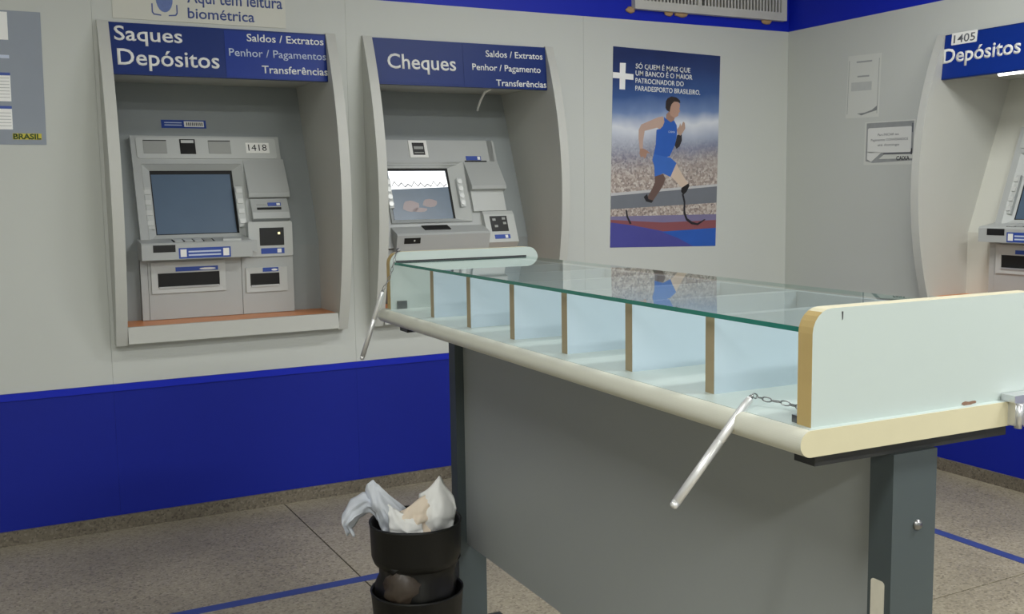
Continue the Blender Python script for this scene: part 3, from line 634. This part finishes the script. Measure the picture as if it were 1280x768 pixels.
# ================================================================== WRITING COUNTER
FC = Matrix.Translation((-3.156, -3.46, 0)) @ Matrix.Rotation(-math.atan(.030), 4, 'Z')
CL = 1.885
c = thing('writing_counter', 'pale laminate writing counter with glass shelf and paper slots', 'counter', (.26, .9, 0), FC)
# worktop with rounded front edge (bullnose): profile in x,z
wp = [(.02+.02*math.cos(math.radians(a)), 1.03+.02*math.sin(math.radians(a))) for a in range(90, 271, 9)]
wp = [(.54, 1.05)]+wp+[(.54, 1.01)]
bm = prism(bmesh.new(), wp, 0, CL, lambda p, q, a: (p, a, q), 0, 1)
obj('worktop', bm, [mat('worktop_cream', (206, 206, 192), .35, var=.03, scale=10), M_edgeL], c)
obj('worktop_face', B(.02, .538, .002, CL-.002, 1.05, 1.0506), M_lamst, c)
for y0 in (.012, 1.846):
    bm = prism(bmesh.new(), round_rect(.03, .538, 1.0506, 1.225, .036, 6, (1, 1, 0, 0)), y0, y0+.03, lambda p, q, a: (p, a, q), 0, 1)
    bm.normal_update()
    for f in bm.faces:
        if f.material_index == 0: f.material_index = 0 if abs(f.calc_center_median().x-.03) < .02 else 2  # top edge takes the cream band, its lit look put into the colour
    obj('end_panel', bm, [M_edge, M_lamst, M_edgeL], c)
div0 = None
for y in (1.586, 1.3285, 1.071, .8135, .556, .2985):
    if div0 is None:
        bm = prism(bmesh.new(), rect(.063, .47, 1.0506, 1.185), y-.0125, y+.0125, lambda p, q, a: (p, a, q), 0, 1)
        for f in bm.faces:
            if f.material_index == 0 and f.calc_center_median().x > .07: f.material_index = 1
        div0 = obj('divider', bm, [M_edge2, M_lamblue], c); yd = y
    else:
        d = div0.copy(); COL.objects.link(d); d.parent = c; d.location.y = y-yd
def glass_mat():
    m = bpy.data.materials.new('clear_glass'); m.use_nodes = True; nt = m.node_tree; nt.nodes.clear(); N = nt.nodes.new; L = nt.links.new
    out = N('ShaderNodeOutputMaterial'); tr = N('ShaderNodeBsdfTransparent'); tr.inputs[0].default_value = (.985, .996, .992, 1)
    gl = N('ShaderNodeBsdfGlossy'); gl.inputs['Roughness'].default_value = .015; gl.inputs[0].default_value = (.97, 1, .99, 1)
    ge = N('ShaderNodeNewGeometry'); ma = N('ShaderNodeMath'); ma.operation = 'MULTIPLY_ADD'; L(ge.outputs['Backfacing'], ma.inputs[0])
    ma.inputs[1].default_value = 1/1.52-1.52; ma.inputs[2].default_value = 1.52
    fr = N('ShaderNodeFresnel'); L(ma.outputs[0], fr.inputs['IOR'])
    # both surfaces of a thin pane together reflect 2R/(1+R)
    m1 = N('ShaderNodeMath'); m1.operation = 'MULTIPLY'; L(fr.outputs[0], m1.inputs[0]); m1.inputs[1].default_value = 2
    m2 = N('ShaderNodeMath'); m2.operation = 'ADD'; L(fr.outputs[0], m2.inputs[0]); m2.inputs[1].default_value = 1
    m3 = N('ShaderNodeMath'); m3.operation = 'DIVIDE'; L(m1.outputs[0], m3.inputs[0]); L(m2.outputs[0], m3.inputs[1])
    mx = N('ShaderNodeMixShader'); L(m3.outputs[0], mx.inputs[0]); L(tr.outputs[0], mx.inputs[1]); L(gl.outputs[0], mx.inputs[2]); L(mx.outputs[0], out.inputs[0])
    return m
M_gedge = mat('glass_edge_green', (40, 118, 104), .15, var=.1, scale=8)
bm = B(.045, .50, .044, 1.844, 1.1862, 1.194)
bm.normal_update()
M_gclear = bpy.data.materials.new('clear_glass_underside'); M_gclear.use_nodes = True
nt = M_gclear.node_tree; nt.nodes.clear(); _o = nt.nodes.new('ShaderNodeOutputMaterial'); _t = nt.nodes.new('ShaderNodeBsdfTransparent')
_t.inputs[0].default_value = (.97, .99, .98, 1); nt.links.new(_t.outputs[0], _o.inputs[0])
for f in bm.faces: f.material_index = (0 if f.calc_center_median().z > 1.19 else 2) if abs(f.normal.z) > .5 else 1
obj('glass_shelf', bm, [glass_mat(), M_gedge, M_gclear], c)
flat('rust_stain', [(.358+.017*math.cos(k*.524), 1.0535+.0035*math.sin(k*.524)*(1+.4*math.sin(k*1.7))) for k in range(12)], lambda p, q, n: (p, .012-n, q), mat('rust', (122, 92, 74), .8, var=.3, scale=90), c, 0, .0004)
flat('scratch', [(.085, 1.219), (.088, 1.219), (.0875, 1.208), (.086, 1.206)], lambda p, q, n: (p, .012-n, q), M_inkd, c, 0, .0004)
obj('back_board', B(.472, .488, .044, 1.844, 1.0506, 1.185), M_lamblue, c)
obj('shelf_slot', B(.05, .495, 1.8445, 1.8458, 1.1942, 1.1985), M_inkd, c)
# supports under the top, legs, modesty panel
for y0, y1 in ((.03, .075), (1.775, 1.84)):
    obj('top_bracket', B(.055, .47, y0, y1, .985, 1.0095), M_legdark, c, bevel=.003)
for y0 in (.022, 1.775):
    lg = obj('leg', B(.208, .302, y0, y0+.048, .03, .985), M_leg, c, bevel=.004)
    obj('foot', B(.14, .37, y0-.004, y0+.052, 0, .03), M_legdark, lg, bevel=.006)
    bt = lathe(bmesh.new(), [(.0001, .006), (.006, .0055), (.009, .002), (.009, 0)], n=14)
    bmesh.ops.rotate(bt, verts=bt.verts, matrix=Matrix.Rotation(math.radians(90), 3, 'X')); bmesh.ops.translate(bt, verts=bt.verts, vec=(.262, y0, .865))
    obj('bolt', bt, M_steel, lg, smooth=True)
    if y0 < 1: obj('leg_sticker', prism(bmesh.new(), round_rect(y0+.012, y0+.040, .70, .775, .006), 0, .001, lambda p, q, a: (.2075-a, p, q)), mat('sticker_cream', (205, 200, 184), .5, var=.1, scale=80), lg)
obj('modesty_panel', B(.235, .253, .072, 1.773, .30, 1.009), M_modesty, c, bevel=.002)
obj('panel_clip', B(.05, .08, 1.838, 1.846, 1.0506, 1.075), M_steel, c, bevel=.003)
obj('panel_clip', B(.034, .052, .042, .058, 1.0506, 1.062), M_steel, c, bevel=.003)

# chained pens
def link_ring(bm, p, d, up_, L=.0085, r=.0011, wd=.0036):
    d = d.normalized(); s = d.cross(up_).normalized(); pts = []
    for k in range(12):
        a = 2*math.pi*k/12; pts.append(p+d*(math.cos(a)*L)+s*(math.sin(a)*wd))
    n = 6; rings = []
    for k in range(12):
        tg = (pts[(k+1) % 12]-pts[k-1]).normalized(); a = tg.cross(up_).normalized(); b = tg.cross(a)
        rings.append([bm.verts.new(pts[k]+(a*math.cos(q)+b*math.sin(q))*r) for q in [2*math.pi*i/n for i in range(n)]])
    for k in range(12):
        A, C = rings[k], rings[(k+1) % 12]
        for i in range(n): bm.faces.new([A[i], A[(i+1) % n], C[(i+1) % n], C[i]])
def chain(bm, pts, step=.0145):
    pts = [Vector(p) for p in pts]; k = 0
    for a, b in zip(pts, pts[1:]):
        n = max(1, round((b-a).length/step)); d = (b-a).normalized()
        ref = Vector((0, 0, 1)) if abs(d.z) < .8 else Vector((1, 0, 0))
        for i in range(n):
            u_ = d.cross(ref).normalized()
            if k % 2: u_ = d.cross(u_).normalized()
            link_ring(bm, a+(b-a)*((i+.5)/n), d, u_); k += 1
    return bm
def pen(T_, E_, ch, label, hook):
    T_, E_ = Vector(T_), Vector(E_); d = (E_-T_)
    t = thing('chained_pen', label, 'pen', tuple(T_), None, 'chained pens')
    P = lambda k: T_+d*k
    obj('barrel', tube(bmesh.new(), [P(0), P(.012), P(.08), P(.40), P(.403), P(.409), P(.412), P(.95)], [.0045, .0062, .0072, .0076, .0071, .0071, .0076, .0072], 18), M_pen, t, smooth=True)
    obj('tip', tube(bmesh.new(), [P(.95), P(.985), P(.995), P(1)], [.0072, .0064, .005, .002], 16), M_pen, t, smooth=True)
    obj('cap_ring', tube(bmesh.new(), [P(-.03), P(-.02), P(.005)], [.002, .0035, .0045], 12), M_steel, t, smooth=True)
    obj('chain', chain(bmesh.new(), [P(-.03)]+[Vector(p) for p in ch]), M_steel, t, smooth=True)
    hk = Vector(ch[-1]); bm = bmesh.new(); bmesh.ops.create_uvsphere(bm, u_segments=12, v_segments=8, radius=.007)
    bmesh.ops.translate(bm, verts=bm.verts, vec=hk); obj('chain_anchor', bm, M_steel, t, smooth=True)
pen((-3.112, -3.300, 1.068), (-3.270, -3.307, .915), [(-3.078, -3.29, 1.062), (-3.058, -3.333, 1.058), (-3.072, -3.395, 1.058)], 'long silver pen hanging over the front edge near the counter end', 0)
pen((-3.113, -1.660, 1.111), (-3.1816, -1.6494, .909), [(-3.085, -1.655, 1.155), (-3.055, -1.63, 1.222), (-3.035, -1.60, 1.229)], 'silver pen dangling from a chain at the far counter end', 0)

# chrome clamp on the near end of the worktop, at the right photo edge
t = thing('pen_clamp', 'chrome clamp on the near end of the counter at the photo edge', 'clamp', (.44, -.005, 1.0), FC)
obj('clamp_body', B(.435, .53, -.014, 0, 1.012, 1.055), M_chrome, t, bevel=.004)
obj('clamp_top', B(.43, .53, -.016, .01, 1.0506, 1.062), M_chrome, t, bevel=.003)
for k in range(4): obj('clamp_rib', tube(bmesh.new(), [(.442+.022*k, -.014, 1.008), (.442+.022*k, -.016, 1.048)], .006, 10), M_chrome, t, smooth=True)

# ================================================================== WASTE BIN
bx, by = -3.068, -1.762
t = thing('waste_bin', 'black plastic waste bin with collar beside the counter leg', 'bin', (bx, by, 0))
obj('bin_body', lathe(bmesh.new(), [(.0001, 0), (.118, 0), (.122, .006), (.139, .214), (.141, .22), (.137, .222), (.133, .214), (.116, .012), (.0001, .012)], (bx, by, 0), 48), M_bin, t, smooth=True)
wob = lambda a, z: .006*math.sin(3*a+z*30)+.004*math.sin(7*a-z*20)
obj('collar', lathe(bmesh.new(), [(.118, .30), (.130, .312), (.136, .33), (.139, .425), (.141, .43), (.136, .433), (.132, .425), (.126, .33), (.112, .305), (.118, .30)], (bx, by, 0), 48, lambda a, z: .002*math.sin(4*a)), M_bin, t, smooth=True)
obj('liner_bag', lathe(bmesh.new(), [(.0001, .16), (.10, .165), (.122, .20), (.120, .235), (.112, .27), (.116, .30), (.126, .32), (.0001, .38)], (bx, by, 0), 48, wob), M_bin, t, smooth=True)
bm = bmesh.new(); bmesh.ops.create_icosphere(bm, subdivisions=3, radius=1)
vd = Vector((-.42, -.9, 0)).normalized(); sd = Vector((.9, -.42, 0))
for v in bm.verts:
    k = 1+.35*noise.noise(v.co*2.6); q = Vector((bx, by, .252))+vd*.094-sd*.03
    v.co = q+(sd*v.co.x*.058+vd*v.co.y*.034+Vector((0, 0, 1))*v.co.z*.064)*k
obj('torn_bag', bm, M_bag, t, smooth=True)

R_ = Vector((.885, -.466, 0)); F_ = Vector((.466, .885, 0)); Z_ = Vector((0, 0, 1)); C_ = Vector((bx, by, .43))
def pl_at(pl, a):
    k = a*(len(pl)-1); i = min(int(k), len(pl)-2); f = k-i
    return tuple(pl[i][j]*(1-f)+pl[i+1][j]*f for j in range(len(pl[0])))
def sheet(label, m, bottom, top, bulge, crump, seed, d0=0):
    """crumpled sheet spanned between two edge curves given as (right, forward, up) from the rim centre"""
    n = 18; bm = bmesh.new(); G = []; base = C_+R_*pl_at(bottom, .5)[0]+F_*(pl_at(bottom, .5)[1]+d0)+Z_*pl_at(bottom, .5)[2]
    for i in range(n+1):
        row = []
        for j in range(n+1):
            a, b = i/n, j/n; p, q = pl_at(bottom, a), pl_at(top, a)
            r, f, z = (p[k]*(1-b)+q[k]*b for k in range(3))
            f += d0+bulge*math.sin(b*math.pi)*math.sin(a*math.pi)+crump*noise.noise(Vector((a*3+seed, b*3, seed*.7)))+crump*.7*abs(noise.noise(Vector((a*5, b*6+seed, 2))))
            z += crump*.4*noise.noise(Vector((a*4, seed, b*4)))
            row.append(bm.verts.new(C_+R_*r+F_*f+Z_*z-base))
        G.append(row)
    for i in range(n):
        for j in range(n): bm.faces.new([G[i][j], G[i+1][j], G[i+1][j+1], G[i][j+1]])
    me = bpy.data.meshes.new('crumpled_paper'); bm.to_mesh(me); bm.free(); me.materials.append(m)
    for f in me.polygons: f.use_smooth = True
    o = link(bpy.data.objects.new('crumpled_paper', me)); o.location = base
    so = o.modifiers.new('thickness', 'SOLIDIFY'); so.thickness = .0008
    return tag(o, label, 'paper', 'papers in the waste bin')
sheet('white paper drooping over the left rim of the waste bin', M_paperb,
      [(-.175, -.03, -.045), (-.190, -.02, -.02), (-.165, .0, .01), (-.13, .02, .015), (-.10, .03, -.04)],
      [(-.205, -.03, -.03), (-.220, -.02, .02), (-.195, .0, .06), (-.155, .02, .082), (-.095, .03, .05)], -.05, .03, 1.3)
sheet('grey white folded slip leaning left in the waste bin', M_paperb,
      [(-.10, .0, -.03), (-.06, -.01, -.035), (-.02, .0, -.04)],
      [(-.152, .03, .085), (-.142, .02, .11), (-.125, .02, .118), (-.105, .02, .105), (-.03, .03, .03)], -.03, .018, 4.1, -.01)
sheet('cream printed slip standing in the middle of the waste bin', M_paperc,
      [(-.055, -.04, -.03), (.0, -.05, -.035), (.05, -.04, -.03)],
      [(-.045, -.02, .03), (.0, -.03, .062), (.045, -.02, .078)], -.02, .02, 7.7)
sheet('large white crumpled sheet at the right side of the waste bin', M_paper,
      [(.0, -.04, -.04), (.06, -.06, -.045), (.112, -.02, -.03)],
      [(.012, .0, .075), (.045, -.01, .102), (.075, .0, .128), (.09, .0, .10), (.116, .02, .06), (.122, .02, .02)], -.04, .02, 9.2, .015)
sheet('small torn white paper low between the slips in the waste bin', M_paper,
      [(-.07, -.07, -.03), (.0, -.085, -.035), (.03, -.07, -.03)],
      [(-.08, -.02, .05), (-.04, -.03, .03), (.02, -.03, .02)], -.02, .015, 12.4)
